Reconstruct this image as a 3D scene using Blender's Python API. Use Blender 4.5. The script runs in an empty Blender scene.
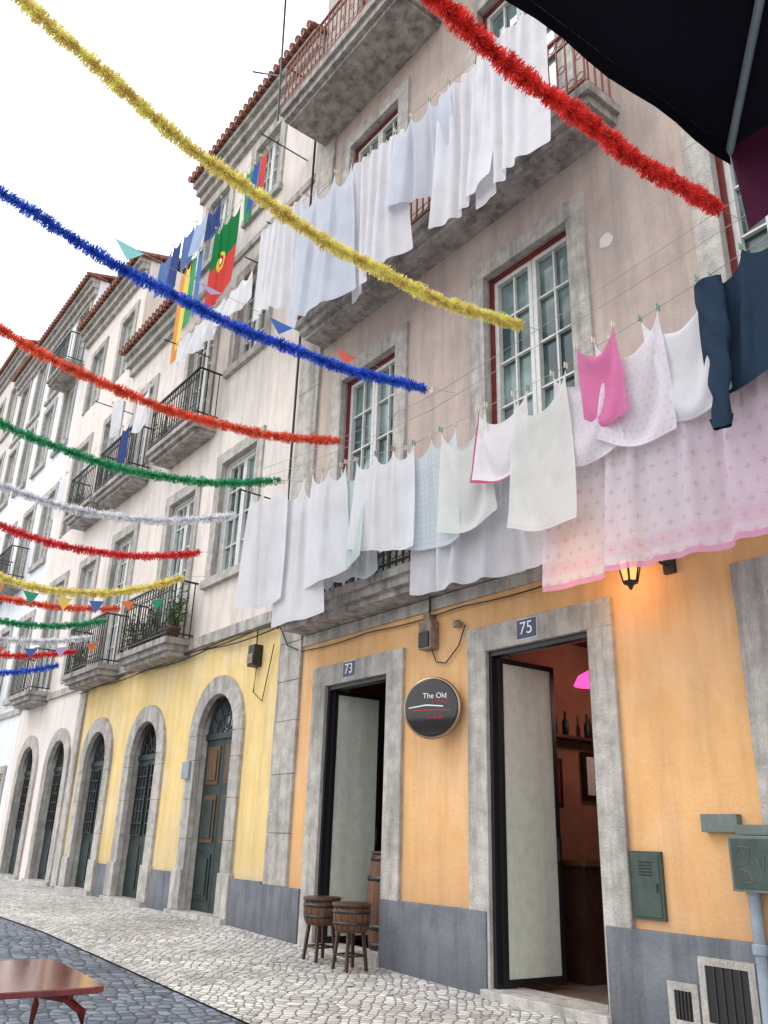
import bpy, math, random
import numpy as np
from mathutils import Vector, Matrix, noise
random.seed(7)
S=bpy.context.scene
COL=S.collection
# ---------------------------------------------------------------- materials
def srgb(r,g,b):
    f=lambda c:(c/255/12.92) if c/255<=.04045 else ((c/255+.055)/1.055)**2.4
    return (f(r),f(g),f(b),1)
def newmat(name):
    m=bpy.data.materials.new(name);m.use_nodes=True
    nt=m.node_tree;nt.nodes.clear()
    return m,nt,nt.nodes,nt.links
def ramp(n,stops,interp='LINEAR'):
    r=n.new('ShaderNodeValToRGB');r.color_ramp.interpolation=interp
    el=r.color_ramp.elements
    while len(el)<len(stops): el.new(.5)
    for e,(p,c) in zip(el,stops):
        e.position=p;e.color=c if len(c)==4 else (*c,1)
    return r
def surf(name,c1,c2,scale=3,rough=.8,bump=.2,bscale=40,stain=None,stain_amt=.5,metal=0,stretch=(1,1,1),spec=.3,zstain=False,patch=None,coat=0,patch_amt=.5,zlo=.5,zhi=1.6):
    m,nt,n,l=newmat(name)
    out=n.new('ShaderNodeOutputMaterial');p=n.new('ShaderNodeBsdfPrincipled')
    l.new(p.outputs[0],out.inputs[0])
    tc=n.new('ShaderNodeTexCoord')
    mp=n.new('ShaderNodeMapping');mp.inputs['Scale'].default_value=stretch
    l.new(tc.outputs['Object'],mp.inputs[0])
    nz=n.new('ShaderNodeTexNoise');nz.inputs['Scale'].default_value=scale;nz.inputs['Detail'].default_value=8;nz.inputs['Roughness'].default_value=.65
    l.new(mp.outputs[0],nz.inputs['Vector'])
    r=ramp(n,[(.3,c1),(.7,c2)]);l.new(nz.outputs[0],r.inputs[0])
    col=r.outputs[0]
    if patch:
        pn=n.new('ShaderNodeTexNoise');pn.inputs['Scale'].default_value=.9;pn.inputs['Detail'].default_value=7;pn.inputs['Roughness'].default_value=.62
        l.new(tc.outputs['Object'],pn.inputs['Vector'])
        pr=ramp(n,[(.5,(0,0,0,1)),(.58,(1,1,1,1))]);l.new(pn.outputs[0],pr.inputs[0])
        mm=n.new('ShaderNodeMix');mm.data_type='RGBA';mm.inputs[7].default_value=patch
        mu=n.new('ShaderNodeMath');mu.operation='MULTIPLY';mu.inputs[1].default_value=patch_amt;l.new(pr.outputs[0],mu.inputs[0])
        l.new(mu.outputs[0],mm.inputs[0]);l.new(col,mm.inputs[6]);col=mm.outputs[2]
    if stain:
        m2=n.new('ShaderNodeMapping');m2.inputs['Scale'].default_value=(3.2,3.2,.35)
        l.new(tc.outputs['Object'],m2.inputs[0])
        n2=n.new('ShaderNodeTexNoise');n2.inputs['Scale'].default_value=1.6;n2.inputs['Detail'].default_value=9;n2.inputs['Roughness'].default_value=.7
        l.new(m2.outputs[0],n2.inputs['Vector'])
        r2=ramp(n,[(.45,(0,0,0,1)),(.72,(1,1,1,1))]);l.new(n2.outputs[0],r2.inputs[0])
        mu=n.new('ShaderNodeMath');mu.operation='MULTIPLY';mu.inputs[1].default_value=stain_amt;l.new(r2.outputs[0],mu.inputs[0])
        mm=n.new('ShaderNodeMix');mm.data_type='RGBA';mm.inputs[7].default_value=stain
        l.new(mu.outputs[0],mm.inputs[0]);l.new(col,mm.inputs[6]);col=mm.outputs[2]
        if zstain:
            sx=n.new('ShaderNodeSeparateXYZ');l.new(tc.outputs['Object'],sx.inputs[0])
            mr=n.new('ShaderNodeMapRange');mr.inputs[1].default_value=zhi;mr.inputs[2].default_value=zlo;mr.inputs[3].default_value=0;mr.inputs[4].default_value=.95
            l.new(sx.outputs[2],mr.inputs[0])
            m3=n.new('ShaderNodeMath');m3.operation='MULTIPLY';l.new(mr.outputs[0],m3.inputs[0]);l.new(nz.outputs[0],m3.inputs[1])
            mx=n.new('ShaderNodeMix');mx.data_type='RGBA';mx.inputs[7].default_value=stain
            l.new(m3.outputs[0],mx.inputs[0]);l.new(col,mx.inputs[6]);col=mx.outputs[2]
    l.new(col,p.inputs['Base Color'])
    p.inputs['Roughness'].default_value=rough;p.inputs['Metallic'].default_value=metal
    p.inputs['Specular IOR Level'].default_value=spec
    if coat: p.inputs['Coat Weight'].default_value=coat;p.inputs['Coat Roughness'].default_value=.08
    if bump:
        bn=n.new('ShaderNodeTexNoise');bn.inputs['Scale'].default_value=bscale;bn.inputs['Detail'].default_value=6
        l.new(tc.outputs['Object'],bn.inputs['Vector'])
        b=n.new('ShaderNodeBump');b.inputs['Strength'].default_value=bump;b.inputs['Distance'].default_value=.02
        l.new(bn.outputs[0],b.inputs['Height']);l.new(b.outputs[0],p.inputs['Normal'])
    return m
def setts(name,scale,c1,c2,joint,rot,rough=.55,rnd=.45,jw=.06):
    m,nt,n,l=newmat(name)
    out=n.new('ShaderNodeOutputMaterial');p=n.new('ShaderNodeBsdfPrincipled');l.new(p.outputs[0],out.inputs[0])
    tc=n.new('ShaderNodeTexCoord');mp=n.new('ShaderNodeMapping');mp.inputs['Rotation'].default_value=(0,0,rot)
    l.new(tc.outputs['Object'],mp.inputs[0])
    wn=n.new('ShaderNodeTexNoise');wn.inputs['Scale'].default_value=1.3;l.new(mp.outputs[0],wn.inputs['Vector'])
    va=n.new('ShaderNodeVectorMath');va.operation='MULTIPLY_ADD';va.inputs[1].default_value=(.35,.35,0)
    l.new(wn.outputs['Color'],va.inputs[0]);l.new(mp.outputs[0],va.inputs[2])
    fl=n.new('ShaderNodeVectorMath');fl.operation='MULTIPLY';fl.inputs[1].default_value=(1,1,0);l.new(va.outputs[0],fl.inputs[0])
    v=n.new('ShaderNodeTexVoronoi');v.inputs['Scale'].default_value=scale;v.inputs['Randomness'].default_value=rnd
    e=n.new('ShaderNodeTexVoronoi');e.feature='DISTANCE_TO_EDGE';e.inputs['Scale'].default_value=scale;e.inputs['Randomness'].default_value=rnd
    l.new(fl.outputs[0],v.inputs['Vector']);l.new(fl.outputs[0],e.inputs['Vector'])
    sp=n.new('ShaderNodeSeparateColor');l.new(v.outputs['Color'],sp.inputs[0])
    r=ramp(n,[(0,c1),(1,c2)]);l.new(sp.outputs[0],r.inputs[0])
    big=n.new('ShaderNodeTexNoise');big.inputs['Scale'].default_value=.7;big.inputs['Detail'].default_value=5;l.new(tc.outputs['Object'],big.inputs['Vector'])
    br=ramp(n,[(.3,(.7,.69,.67,1)),(.65,(1.1,1.1,1.1,1))]);l.new(big.outputs[0],br.inputs[0])
    mul=n.new('ShaderNodeMix');mul.data_type='RGBA';mul.blend_type='MULTIPLY';mul.inputs[0].default_value=1
    l.new(r.outputs[0],mul.inputs[6]);l.new(br.outputs[0],mul.inputs[7])
    er=ramp(n,[(jw*.4,(0,0,0,1)),(jw*1.8,(1,1,1,1))]);l.new(e.outputs['Distance'],er.inputs[0])
    mx=n.new('ShaderNodeMix');mx.data_type='RGBA';mx.inputs[6].default_value=joint
    l.new(er.outputs[0],mx.inputs[0]);l.new(mul.outputs[2],mx.inputs[7]);l.new(mx.outputs[2],p.inputs['Base Color'])
    p.inputs['Roughness'].default_value=rough;p.inputs['Specular IOR Level'].default_value=.4
    b=n.new('ShaderNodeBump');b.inputs['Strength'].default_value=.7;b.inputs['Distance'].default_value=.012
    er2=ramp(n,[(0,(0,0,0,1)),(.3,(1,1,1,1))]);l.new(e.outputs['Distance'],er2.inputs[0])
    l.new(er2.outputs[0],b.inputs['Height']);l.new(b.outputs[0],p.inputs['Normal'])
    return m
def plain(name,c,rough=.5,metal=0,emit=0,spec=.5):
    m,nt,n,l=newmat(name)
    out=n.new('ShaderNodeOutputMaterial');p=n.new('ShaderNodeBsdfPrincipled');l.new(p.outputs[0],out.inputs[0])
    p.inputs['Base Color'].default_value=c;p.inputs['Roughness'].default_value=rough;p.inputs['Metallic'].default_value=metal
    p.inputs['Specular IOR Level'].default_value=spec
    if emit: p.inputs['Emission Color'].default_value=c;p.inputs['Emission Strength'].default_value=emit
    return m
def cloth(name,c,trans=.35,sheer=0,pattern=None,c2=None,crease=.2):
    m,nt,n,l=newmat(name)
    out=n.new('ShaderNodeOutputMaterial');p=n.new('ShaderNodeBsdfPrincipled')
    p.inputs['Roughness'].default_value=.9;p.inputs['Specular IOR Level'].default_value=.1
    t=n.new('ShaderNodeBsdfTranslucent')
    uv=n.new('ShaderNodeUVMap');tc=n.new('ShaderNodeTexCoord')
    nz=n.new('ShaderNodeTexNoise');nz.inputs['Scale'].default_value=4;nz.inputs['Detail'].default_value=5;l.new(tc.outputs['Object'],nz.inputs['Vector'])
    dk=tuple(x*.92 for x in c[:3])+(1,)
    r=ramp(n,[(.35,dk),(.6,c)]);l.new(nz.outputs[0],r.inputs[0]);col=r.outputs[0]
    sep=n.new('ShaderNodeSeparateXYZ');l.new(uv.outputs[0],sep.inputs[0])
    def M(op,a,b=None,c_=None):
        k=n.new('ShaderNodeMath');k.operation=op
        for i,x in enumerate((a,b,c_)):
            if x is None: continue
            if isinstance(x,(int,float)): k.inputs[i].default_value=x
            else: l.new(x,k.inputs[i])
        return k.outputs[0]
    def mixc(f,a,cc):
        k=n.new('ShaderNodeMix');k.data_type='RGBA';l.new(f,k.inputs[0]);l.new(a,k.inputs[6]);k.inputs[7].default_value=cc
        return k.outputs[2]
    U_,V_=sep.outputs[0],sep.outputs[1]
    if pattern is None and len(name)<22:
        hm=M('MULTIPLY',M('MULTIPLY',M('GREATER_THAN',V_,.03),M('LESS_THAN',V_,.036)),.25)
        col=mixc(hm,col,tuple(x*.5 for x in c[:3])+(1,))
    if pattern in('flowers','small'):
        st=.12 if pattern=='flowers' else .06
        row=M('FLOOR',M('DIVIDE',V_,st))
        uo=M('ADD',M('DIVIDE',U_,st),M('MULTIPLY',M('MODULO',row,2),.5))
        du=M('SUBTRACT',M('FRACT',uo),.5);dv=M('SUBTRACT',M('FRACT',M('DIVIDE',V_,st)),.5)
        ang=M('ARCTAN2',dv,du)
        rad=M('ADD',.15,M('MULTIPLY',M('COSINE',M('MULTIPLY',ang,4)),.08))
        d=M('SQRT',M('ADD',M('MULTIPLY',du,du),M('MULTIPLY',dv,dv)))
        f=M('MULTIPLY',M('LESS_THAN',d,rad),.42)
        if pattern=='flowers':
            gr=M('MULTIPLY',M('MULTIPLY',M('SUBTRACT',U_,1.2),.28),1.0)
            k=n.new('ShaderNodeClamp');l.new(gr,k.inputs[0]);k.inputs[2].default_value=.4
            col=mixc(k.outputs[0],col,srgb(240,175,212))
        col=mixc(f,col,c2)
        if pattern=='flowers':
            hem=M('MULTIPLY',M('LESS_THAN',V_,.05),.7)
            col=mixc(hem,col,srgb(228,140,188))
            h2=M('MULTIPLY',M('MULTIPLY',M('GREATER_THAN',V_,.12),M('LESS_THAN',V_,.24)),.25)
            col=mixc(h2,col,srgb(236,170,205))
    if pattern=='check':
        a=M('LESS_THAN',M('FRACT',M('DIVIDE',U_,.06)),.2);b=M('LESS_THAN',M('FRACT',M('DIVIDE',V_,.06)),.2)
        col=mixc(M('MULTIPLY',M('MAXIMUM',a,b),.22),col,c2)
    if pattern=='trim':
        col=mixc(M('LESS_THAN',V_,.03),col,c2)
        col=mixc(M('LESS_THAN',U_,.02),col,c2)
    if pattern=='stripes':
        col=mixc(M('MULTIPLY',M('LESS_THAN',M('FRACT',M('DIVIDE',U_,.09)),.3),.5),col,c2)
    if pattern=='flag':
        col=mixc(M('GREATER_THAN',V_,.85),col,srgb(15,120,60))
        du=M('SUBTRACT',U_,.5);dv=M('SUBTRACT',V_,.85)
        d=M('SQRT',M('ADD',M('MULTIPLY',du,du),M('MULTIPLY',dv,dv)))
        col=mixc(M('LESS_THAN',d,.2),col,srgb(240,205,70))
        col=mixc(M('LESS_THAN',d,.13),col,srgb(200,40,50))
        col=mixc(M('LESS_THAN',d,.07),col,srgb(240,240,245))
    l.new(col,p.inputs['Base Color']);l.new(col,t.inputs['Color'])
    mpp=n.new('ShaderNodeMapping');mpp.inputs['Scale'].default_value=(1,1,.45);l.new(tc.outputs['Object'],mpp.inputs[0])
    w=n.new('ShaderNodeTexNoise');w.inputs['Scale'].default_value=6;w.inputs['Detail'].default_value=3;w.inputs['Distortion'].default_value=.7
    l.new(mpp.outputs[0],w.inputs['Vector'])
    b=n.new('ShaderNodeBump');b.inputs['Strength'].default_value=crease;b.inputs['Distance'].default_value=.05
    l.new(w.outputs[0],b.inputs['Height']);l.new(b.outputs[0],p.inputs['Normal'])
    mx=n.new('ShaderNodeMixShader');mx.inputs[0].default_value=trans;l.new(p.outputs[0],mx.inputs[1]);l.new(t.outputs[0],mx.inputs[2])
    res=mx.outputs[0]
    if sheer:
        tr=n.new('ShaderNodeBsdfTransparent');m3=n.new('ShaderNodeMixShader');m3.inputs[0].default_value=sheer
        l.new(res,m3.inputs[1]);l.new(tr.outputs[0],m3.inputs[2]);res=m3.outputs[0]
    l.new(res,out.inputs[0])
    return m
def glass(name,c1,c2,rough=.07):
    m,nt,n,l=newmat(name)
    out=n.new('ShaderNodeOutputMaterial');p=n.new('ShaderNodeBsdfPrincipled');l.new(p.outputs[0],out.inputs[0])
    tc=n.new('ShaderNodeTexCoord');nz=n.new('ShaderNodeTexNoise');nz.inputs['Scale'].default_value=1.6;nz.inputs['Detail'].default_value=5
    l.new(tc.outputs['Object'],nz.inputs['Vector']);r=ramp(n,[(.4,c1),(.62,c2)]);l.new(nz.outputs[0],r.inputs[0])
    l.new(r.outputs[0],p.inputs['Base Color']);p.inputs['Roughness'].default_value=rough;p.inputs['Specular IOR Level'].default_value=.6
    n2=n.new('ShaderNodeTexNoise');n2.inputs['Scale'].default_value=2.5;l.new(tc.outputs['Object'],n2.inputs['Vector'])
    b=n.new('ShaderNodeBump');b.inputs['Strength'].default_value=.12;b.inputs['Distance'].default_value=.05;l.new(n2.outputs[0],b.inputs['Height']);l.new(b.outputs[0],p.inputs['Normal'])
    return m
MT={}
MT['pink']=surf('plaster_mauve',srgb(178,160,152),srgb(194,178,168),2.2,.9,.3,30,stain=srgb(132,120,115),stain_amt=.55,patch=srgb(168,156,150),patch_amt=.5)
MT['orange']=surf('plaster_orange',srgb(218,167,110),srgb(230,184,130),2.5,.85,.3,30,stain=srgb(166,128,98),stain_amt=.42,zstain=True,patch=srgb(228,188,146))
MT['yellow']=surf('plaster_yellow',srgb(222,192,126),srgb(233,207,148),2.5,.85,.25,30,stain=srgb(168,150,118),stain_amt=.5,zstain=True,patch=srgb(230,210,168))
MT['cream']=surf('plaster_cream',srgb(212,202,194),srgb(226,218,210),2,.9,.25,30,stain=srgb(156,146,140),stain_amt=.5,patch=srgb(202,196,192),patch_amt=.5)
MT['peach']=surf('plaster_peach',srgb(218,207,200),srgb(230,221,213),2,.9,.2,30,stain=srgb(172,162,156),stain_amt=.42)
MT['white']=surf('plaster_white',srgb(218,221,227),srgb(232,234,238),2,.9,.2,30,stain=srgb(170,174,182),stain_amt=.42)
MT['dado']=surf('dado_paint',srgb(98,102,110),srgb(122,126,132),4,.8,.4,30,stain=srgb(66,64,66),stain_amt=.85,zstain=True,zlo=-.05,zhi=.45)
MT['stone']=surf('limestone',srgb(154,150,144),srgb(200,195,188),7,.85,.6,45,stain=srgb(100,96,93),stain_amt=.8)
MT['slab']=surf('stained_stone',srgb(134,130,126),srgb(192,186,180),6,.9,.6,40,stain=srgb(64,61,59),stain_amt=.85)
MT['iron']=surf('wrought_iron',srgb(26,28,30),srgb(46,44,42),20,.5,.1,60,spec=.5)
MT['rust']=surf('painted_railing',srgb(120,66,56),srgb(150,94,80),12,.6,.2,60)
MT['redwood']=surf('red_frame_paint',srgb(100,34,32),srgb(128,52,46),10,.5,.1,60)
MT['whitewood']=surf('white_paint',srgb(190,192,188),srgb(218,218,214),10,.5,.1,60)
MT['green']=surf('green_door_paint',srgb(26,40,39),srgb(44,60,57),6,.45,.15,50)
MT['brownwood']=surf('brown_door_wood',srgb(70,48,34),srgb(104,76,52),6,.5,.15,50,stretch=(8,8,1))
MT['glass']=glass('window_glass',srgb(48,70,72),srgb(124,146,145))
MT['glassd']=glass('window_glass_dark',srgb(28,36,40),srgb(76,88,92))
MT['tile']=surf('roof_tile',srgb(120,76,66),srgb(170,116,98),6,.9,.3,40,stain=srgb(80,62,58),stain_amt=.6)
MT['wood']=surf('barrel_wood',srgb(72,48,34),srgb(114,78,54),5,.5,.2,60,stretch=(6,6,.6))
MT['woodtop']=surf('stool_top',srgb(50,34,28),srgb(78,54,42),5,.35,.1,60,stretch=(1,8,1))
MT['hoop']=surf('hoop_steel',srgb(52,50,50),srgb(84,80,78),15,.4,.1,60,metal=.8)
MT['panel']=surf('door_panel_cream',srgb(198,203,190),srgb(218,221,209),12,.6,.4,90,stain=srgb(162,164,152),stain_amt=.45)
MT['black']=plain('black_metal_and_vent_shade',srgb(22,22,24),.4)
MT['disc']=plain('sign_face',srgb(26,24,26),.12,0,0,.6)
MT['room']=surf('room_wall_brown',srgb(120,86,68),srgb(148,108,86),2,.8,.1,30)
MT['roomf']=surf('room_floor',srgb(130,116,104),srgb(160,144,130),4,.2,.05,30)
MT['util']=surf('utility_green',srgb(96,108,102),srgb(116,126,120),8,.5,.15,50,stain=srgb(70,72,70),stain_amt=.6)
MT['utild']=surf('utility_darkgreen',srgb(58,70,64),srgb(74,86,80),8,.5,.15,50,stain=srgb(44,50,48),stain_amt=.6)
MT['pipe']=surf('zinc_pipe',srgb(124,136,148),srgb(150,160,168),8,.5,.1,50)
MT['blue']=plain('tile_blue',srgb(24,38,82),.25)
MT['wtext']=plain('white_enamel',srgb(230,230,230),.4)
MT['red']=plain('red_paint',srgb(180,40,50),.5)
MT['steel']=plain('polished_rim',srgb(170,150,128),.3,.9)
MT['pink_l']=plain('pink_lamp',(1,.06,.3,1),.5,0,2.2)
MT['amber']=plain('amber_lamp_glass',(1,.5,.15,1),.4,0,1.0)
MT['cable']=plain('cable_black',srgb(38,36,36),.6)
MT['rope']=plain('rope',srgb(170,166,160),.8)
MT['sidewalk']=setts('limestone_setts',12,srgb(172,170,167),srgb(230,228,224),srgb(92,88,84),.75)
MT['road']=setts('basalt_setts',9.5,srgb(86,97,112),srgb(138,149,163),srgb(54,58,66),.2,rough=.5,jw=.07)
MT['ground']=surf('ground_earth',srgb(120,116,110),srgb(140,136,130),1,.95,.3,10)
MT['patch']=surf('fresh_plaster',srgb(196,188,180),srgb(214,206,198),5,.9,.4,30)
# ---------------------------------------------------------------- mesh builder
class G:
    def __init__(s): s.v=[];s.f=[];s.m=[];s.sm=[];s.mats=[];s.T=None
    def mi(s,k):
        if k not in s.mats: s.mats.append(k)
        return s.mats.index(k)
    def add(s,vs,fs,k,smooth=False):
        o=len(s.v)
        if s.T is not None: vs=[tuple(s.T@Vector(p)) for p in vs]
        s.v+=[tuple(p) for p in vs];i=s.mi(k)
        for f in fs: s.f.append([o+a for a in f]);s.m.append(i);s.sm.append(smooth)
    def quad(s,a,b,c,d,k): s.add([a,b,c,d],[(0,1,2,3)],k)
    def box(s,x0,x1,y0,y1,z0,z1,k):
        s.add([(x0,y0,z0),(x1,y0,z0),(x1,y1,z0),(x0,y1,z0),(x0,y0,z1),(x1,y0,z1),(x1,y1,z1),(x0,y1,z1)],
              [(0,3,2,1),(4,5,6,7),(0,1,5,4),(1,2,6,5),(2,3,7,6),(3,0,4,7)],k)
    def tube(s,pts,r,k,n=6,smooth=True,r2=None):
        pts=[Vector(p) for p in pts];N=len(pts);vs=[];fs=[]
        for i,p in enumerate(pts):
            d=(pts[min(i+1,N-1)]-pts[max(i-1,0)]).normalized()
            a=d.cross(Vector((0,0,1)));
            if a.length<.05: a=d.cross(Vector((0,1,0)))
            a.normalize();b=d.cross(a)
            rr=r if r2 is None else r+(r2-r)*i/(N-1)
            for j in range(n):
                t=2*math.pi*j/n;vs.append(p+a*math.cos(t)*rr+b*math.sin(t)*rr)
        for i in range(N-1):
            for j in range(n):
                fs.append((i*n+j,i*n+(j+1)%n,(i+1)*n+(j+1)%n,(i+1)*n+j))
        fs.append(tuple(range(n)));fs.append(tuple(range((N-1)*n,N*n))[::-1])
        s.add(vs,fs,k,smooth)
    def lathe(s,prof,c,k,n=20,smooth=True):
        vs=[];fs=[];N=len(prof)
        for r,z in prof:
            for j in range(n):
                t=2*math.pi*j/n;vs.append((c[0]+r*math.cos(t),c[1]+r*math.sin(t),c[2]+z))
        for i in range(N-1):
            for j in range(n): fs.append((i*n+j,i*n+(j+1)%n,(i+1)*n+(j+1)%n,(i+1)*n+j))
        fs.append(tuple(range(n))[::-1]);fs.append(tuple(range((N-1)*n,N*n)))
        s.add(vs,fs,k,smooth)
    def ring(s,c,R,r,k,n=12):
        pts=[(c[0]+R*math.cos(2*math.pi*i/n),c[1],c[2]+R*math.sin(2*math.pi*i/n)) for i in range(n+1)]
        s.tube(pts,r,k,4)
    def done(s,name,parent=None,bevel=0):
        me=bpy.data.meshes.new(name);me.from_pydata(s.v,[],s.f);me.update()
        for k in s.mats: me.materials.append(MT[k])
        me.polygons.foreach_set('material_index',s.m);me.polygons.foreach_set('use_smooth',s.sm)
        o=bpy.data.objects.new(name,me);COL.objects.link(o)
        if parent: o.parent=parent
        if bevel:
            b=o.modifiers.new('bevel','BEVEL');b.width=bevel;b.segments=2;b.limit_method='ANGLE'
        return o
def root(name,loc=(0,0,0)):
    e=bpy.data.objects.new(name,None);COL.objects.link(e);e.location=loc;e.empty_display_size=.2
    return e
def gz(x):
    return float(np.interp(-x,[0,5.6,10.7,20,60],[0,0,.15,.2,.3]))
# ---------------------------------------------------------------- ground
g=G();g.quad((-300,-300,-.06),(300,-300,-.06),(300,300,-.06),(-300,300,-.06),'ground');g.done('ground')
def strip(name,y0,y1,dz,k):
    g=G();xs=[-70,-40,-30,-25,-20,-17,-14,-12,-10.7,-9,-7.5,-6.5,-5.6,-4,0,6,20]
    for a,b in zip(xs,xs[1:]):
        g.quad((a,y0,gz(a)+dz),(b,y0,gz(b)+dz),(b,y1,gz(b)+dz),(a,y1,gz(a)+dz),k)
    return g.done(name)
strip('sidewalk',-2.36,.3,0,'sidewalk')
strip('road',-6.4,-2.36,-.012,'road')
strip('sidewalk',-12,-6.4,0.05,'sidewalk')
# ---------------------------------------------------------------- facades
def wall(g,x0,x1,z0,z1,ops,k,depth=.3,kr=None):
    xs=sorted({x0,x1,*[v for o in ops for v in (o[0],o[1]) if x0<v<x1]})
    zs=sorted({z0,z1,*[v for o in ops for v in (o[2],o[3]) if z0<v<z1]})
    for a,b in zip(xs,xs[1:]):
        for c,d in zip(zs,zs[1:]):
            mx,mz=(a+b)/2,(c+d)/2
            if any(o[0]<mx<o[1] and o[2]<mz<o[3] for o in ops): continue
            g.quad((a,0,c),(b,0,c),(b,0,d),(a,0,d),k)
    kr=kr or k
    for a,b,c,d in ops:
        c=max(c,z0)
        g.quad((a,0,c),(a,depth,c),(a,depth,d),(a,0,d),kr)
        g.quad((b,depth,c),(b,0,c),(b,0,d),(b,depth,d),kr)
        g.quad((a,0,d),(a,depth,d),(b,depth,d),(b,0,d),kr)
        g.quad((a,depth,c),(a,0,c),(b,0,c),(b,depth,c),kr)
def surround(g,a,b,c,d,t=.24,top=.24,p=.04,sill=True,k='stone'):
    e=.012
    g.box(a-t,a+e,-p,.05,c,d,k);g.box(b-e,b+t,-p,.05,c,d,k)
    g.box(a-t-.003,b+t+.003,-p-.004,.05,d-e,d+top,k)
    if sill: g.box(a-t-.03,b+t+.03,-p-.05,.05,c-.14,c+e,k)
def window(g,a,b,c,d,rows=5,cols=2,frame='redwood',gl='glass',transom=None):
    y=.13;F=.05
    g.box(a,a+F,y-.05,y+.03,c,d,frame);g.box(b-F,b,y-.05,y+.03,c,d,frame);g.box(a+F,b-F,y-.05,y+.03,d-F,d,frame);g.box(a+F,b-F,y-.05,y+.03,c,c+F,frame)
    a+=F;b-=F;c+=F;d-=F;m=(a+b)/2
    g.quad((a,y+.05,c),(b,y+.05,c),(b,y+.05,d),(a,y+.05,d),gl)
    w='whitewood'
    for p,q in ((a,m-.004),(m+.004,b)):
        s=.055
        g.box(p,p+s,y-.02,y+.045,c,d,w);g.box(q-s,q,y-.02,y+.045,c,d,w)
        g.box(p+s,q-s,y-.02,y+.045,d-s,d,w);g.box(p+s,q-s,y-.02,y+.045,c,c+s*1.6,w)
        for i in range(1,rows):
            z=c+(d-c)*i/rows;g.box(p+s,q-s,y,y+.044,z-.011,z+.011,w)
        for i in range(1,cols):
            x=p+s+(q-p-2*s)*i/cols;g.box(x-.011,x+.011,y+.002,y+.042,c+s*1.6,d-s,w)
def railing(g,x0,x1,d,z0,h=.95,k='iron',sp=.115,fancy=True,yi=-.02):
    y=-d+.03
    g.box(x0,x1,y-.02,y+.02,z0+h-.03,z0+h,k);g.box(x0,x1,y-.012,y+.012,z0+.06,z0+.085,k);g.box(x0,x1,y-.012,y+.012,z0+h-.2,z0+h-.182,k)
    n=max(2,int((x1-x0)/sp))
    for i in range(n+1):
        x=x0+(x1-x0)*i/n;g.box(x-.008,x+.008,y-.008,y+.008,z0,z0+h-.03,k)
        if fancy and i<n:
            g.ring((x+(x1-x0)/n/2,y,z0+h-.107),.045,.006,k,10)
            g.ring((x+(x1-x0)/n/2,y,z0+.16),.05,.006,k,10)
            if i%2==0: g.ring((x+(x1-x0)/n/2,y,z0+.45),.045,.006,k,10)
    for x in (x0,x1):
        g.box(x-.014,x+.014,y+.02,yi,z0+h-.03,z0+h,k);g.box(x-.01,x+.01,y+.02,yi,z0+.06,z0+.085,k)
        m=max(2,int((d)/sp))
        for i in range(m):
            yy=y+(yi-y)*(i+.5)/m;g.box(x-.008,x+.008,yy-.008,yy+.008,z0,z0+h-.03,k)
def slab(g,x0,x1,d,z0,z1,k='slab'):
    m=z0+(z1-z0)*.5
    g.box(x0,x1,-d,.06,m,z1,k);g.box(x0+.05,x1-.05,-d+.06,.06,z0,m,k);g.box(x0+.1,x1-.1,-d+.14,.06,z0-.07,z0,k)
def eave(g,x0,x1,z,over=.35,k='stone'):
    g.box(x0,x1,-.1,.05,z-.5,z-.3,k);g.box(x0-.02,x1+.02,-.2,.05,z-.3,z-.12,k);g.box(x0-.04,x1+.04,-over+.06,.05,z-.12,z,k)
    g.quad((x0-.05,-over,z+.03),(x1+.05,-over,z+.03),(x1+.05,6,z+2.4),(x0-.05,6,z+2.4),'tile')
    n=int((x1-x0)/.2)
    for i in range(n+1):
        x=x0+(x1-x0)*i/n;g.tube([(x,-over-.06,z+.06),(x,.8,z+.4)],.075,'tile',8,r2=.065)
        g.box(x+.06,x+.14,-over-.03,.2,z+.0,z+.03,'tile')
def shell(g,x0,x1,z,k,dep=10,z0=0):
    g.quad((x0,.0,z0),(x0,dep,z0),(x0,dep,z),(x0,.0,z),k);g.quad((x1,dep,z0),(x1,0,z0),(x1,0,z),(x1,dep,z),k)
    g.quad((x0,dep,z0),(x1,dep,z0),(x1,dep,z),(x0,dep,z),k)
def text(body,size,loc,rot,mat,parent,name):
    c=bpy.data.curves.new(name,'FONT');c.body=body;c.size=size;c.align_x='CENTER';c.align_y='CENTER';c.extrude=.002
    c.materials.append(MT[mat]);o=bpy.data.objects.new(name,c);COL.objects.link(o);o.location=loc;o.rotation_euler=rot;o.parent=parent
    return o
# ---------- building A (right)
A=root('apartment_building')
XA0,XA1=-9.9,6.0
d75=(-5.91,-4.63,-.1,2.99);d73=(-8.73,-7.48,-.1,2.98);d77=(-3.0,-1.72,-.1,3.0)
gw=G()
wall(gw,XA0,XA1,-.2,3.7,[d75,d73,d77],'orange',.32,'stone')
f1=[(-8.75,-7.5,3.97,7.28),(-5.87,-4.6,3.97,7.38),(-2.97,-1.7,3.97,7.25)]
f2=[(-8.88,-7.6,8.4,11.67),(-5.9,-4.6,8.4,11.75),(-2.97,-1.7,8.4,11.7)]
f3=[(-8.88,-7.6,12.75,15.6),(-5.9,-4.6,12.75,15.6),(-2.97,-1.7,12.75,15.6)]
wall(gw,XA0,XA1,3.7,17,f1+f2+f3,'pink',.32,'stone')
shell(gw,XA0,XA1,17,'pink')
gw.done('walls',A)
gs=G()
for o in (d75,d73):
    surround(gs,o[0],o[1],.0,o[3],.25 if o is d75 else .28,.24,.045,False)
surround(gs,d77[0],d77[1],0,3.0,.25,.25,.045,False)
for o in f1+f2+f3: surround(gs,*o,.23,.23,.04,False)
z=.67;i=0
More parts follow.
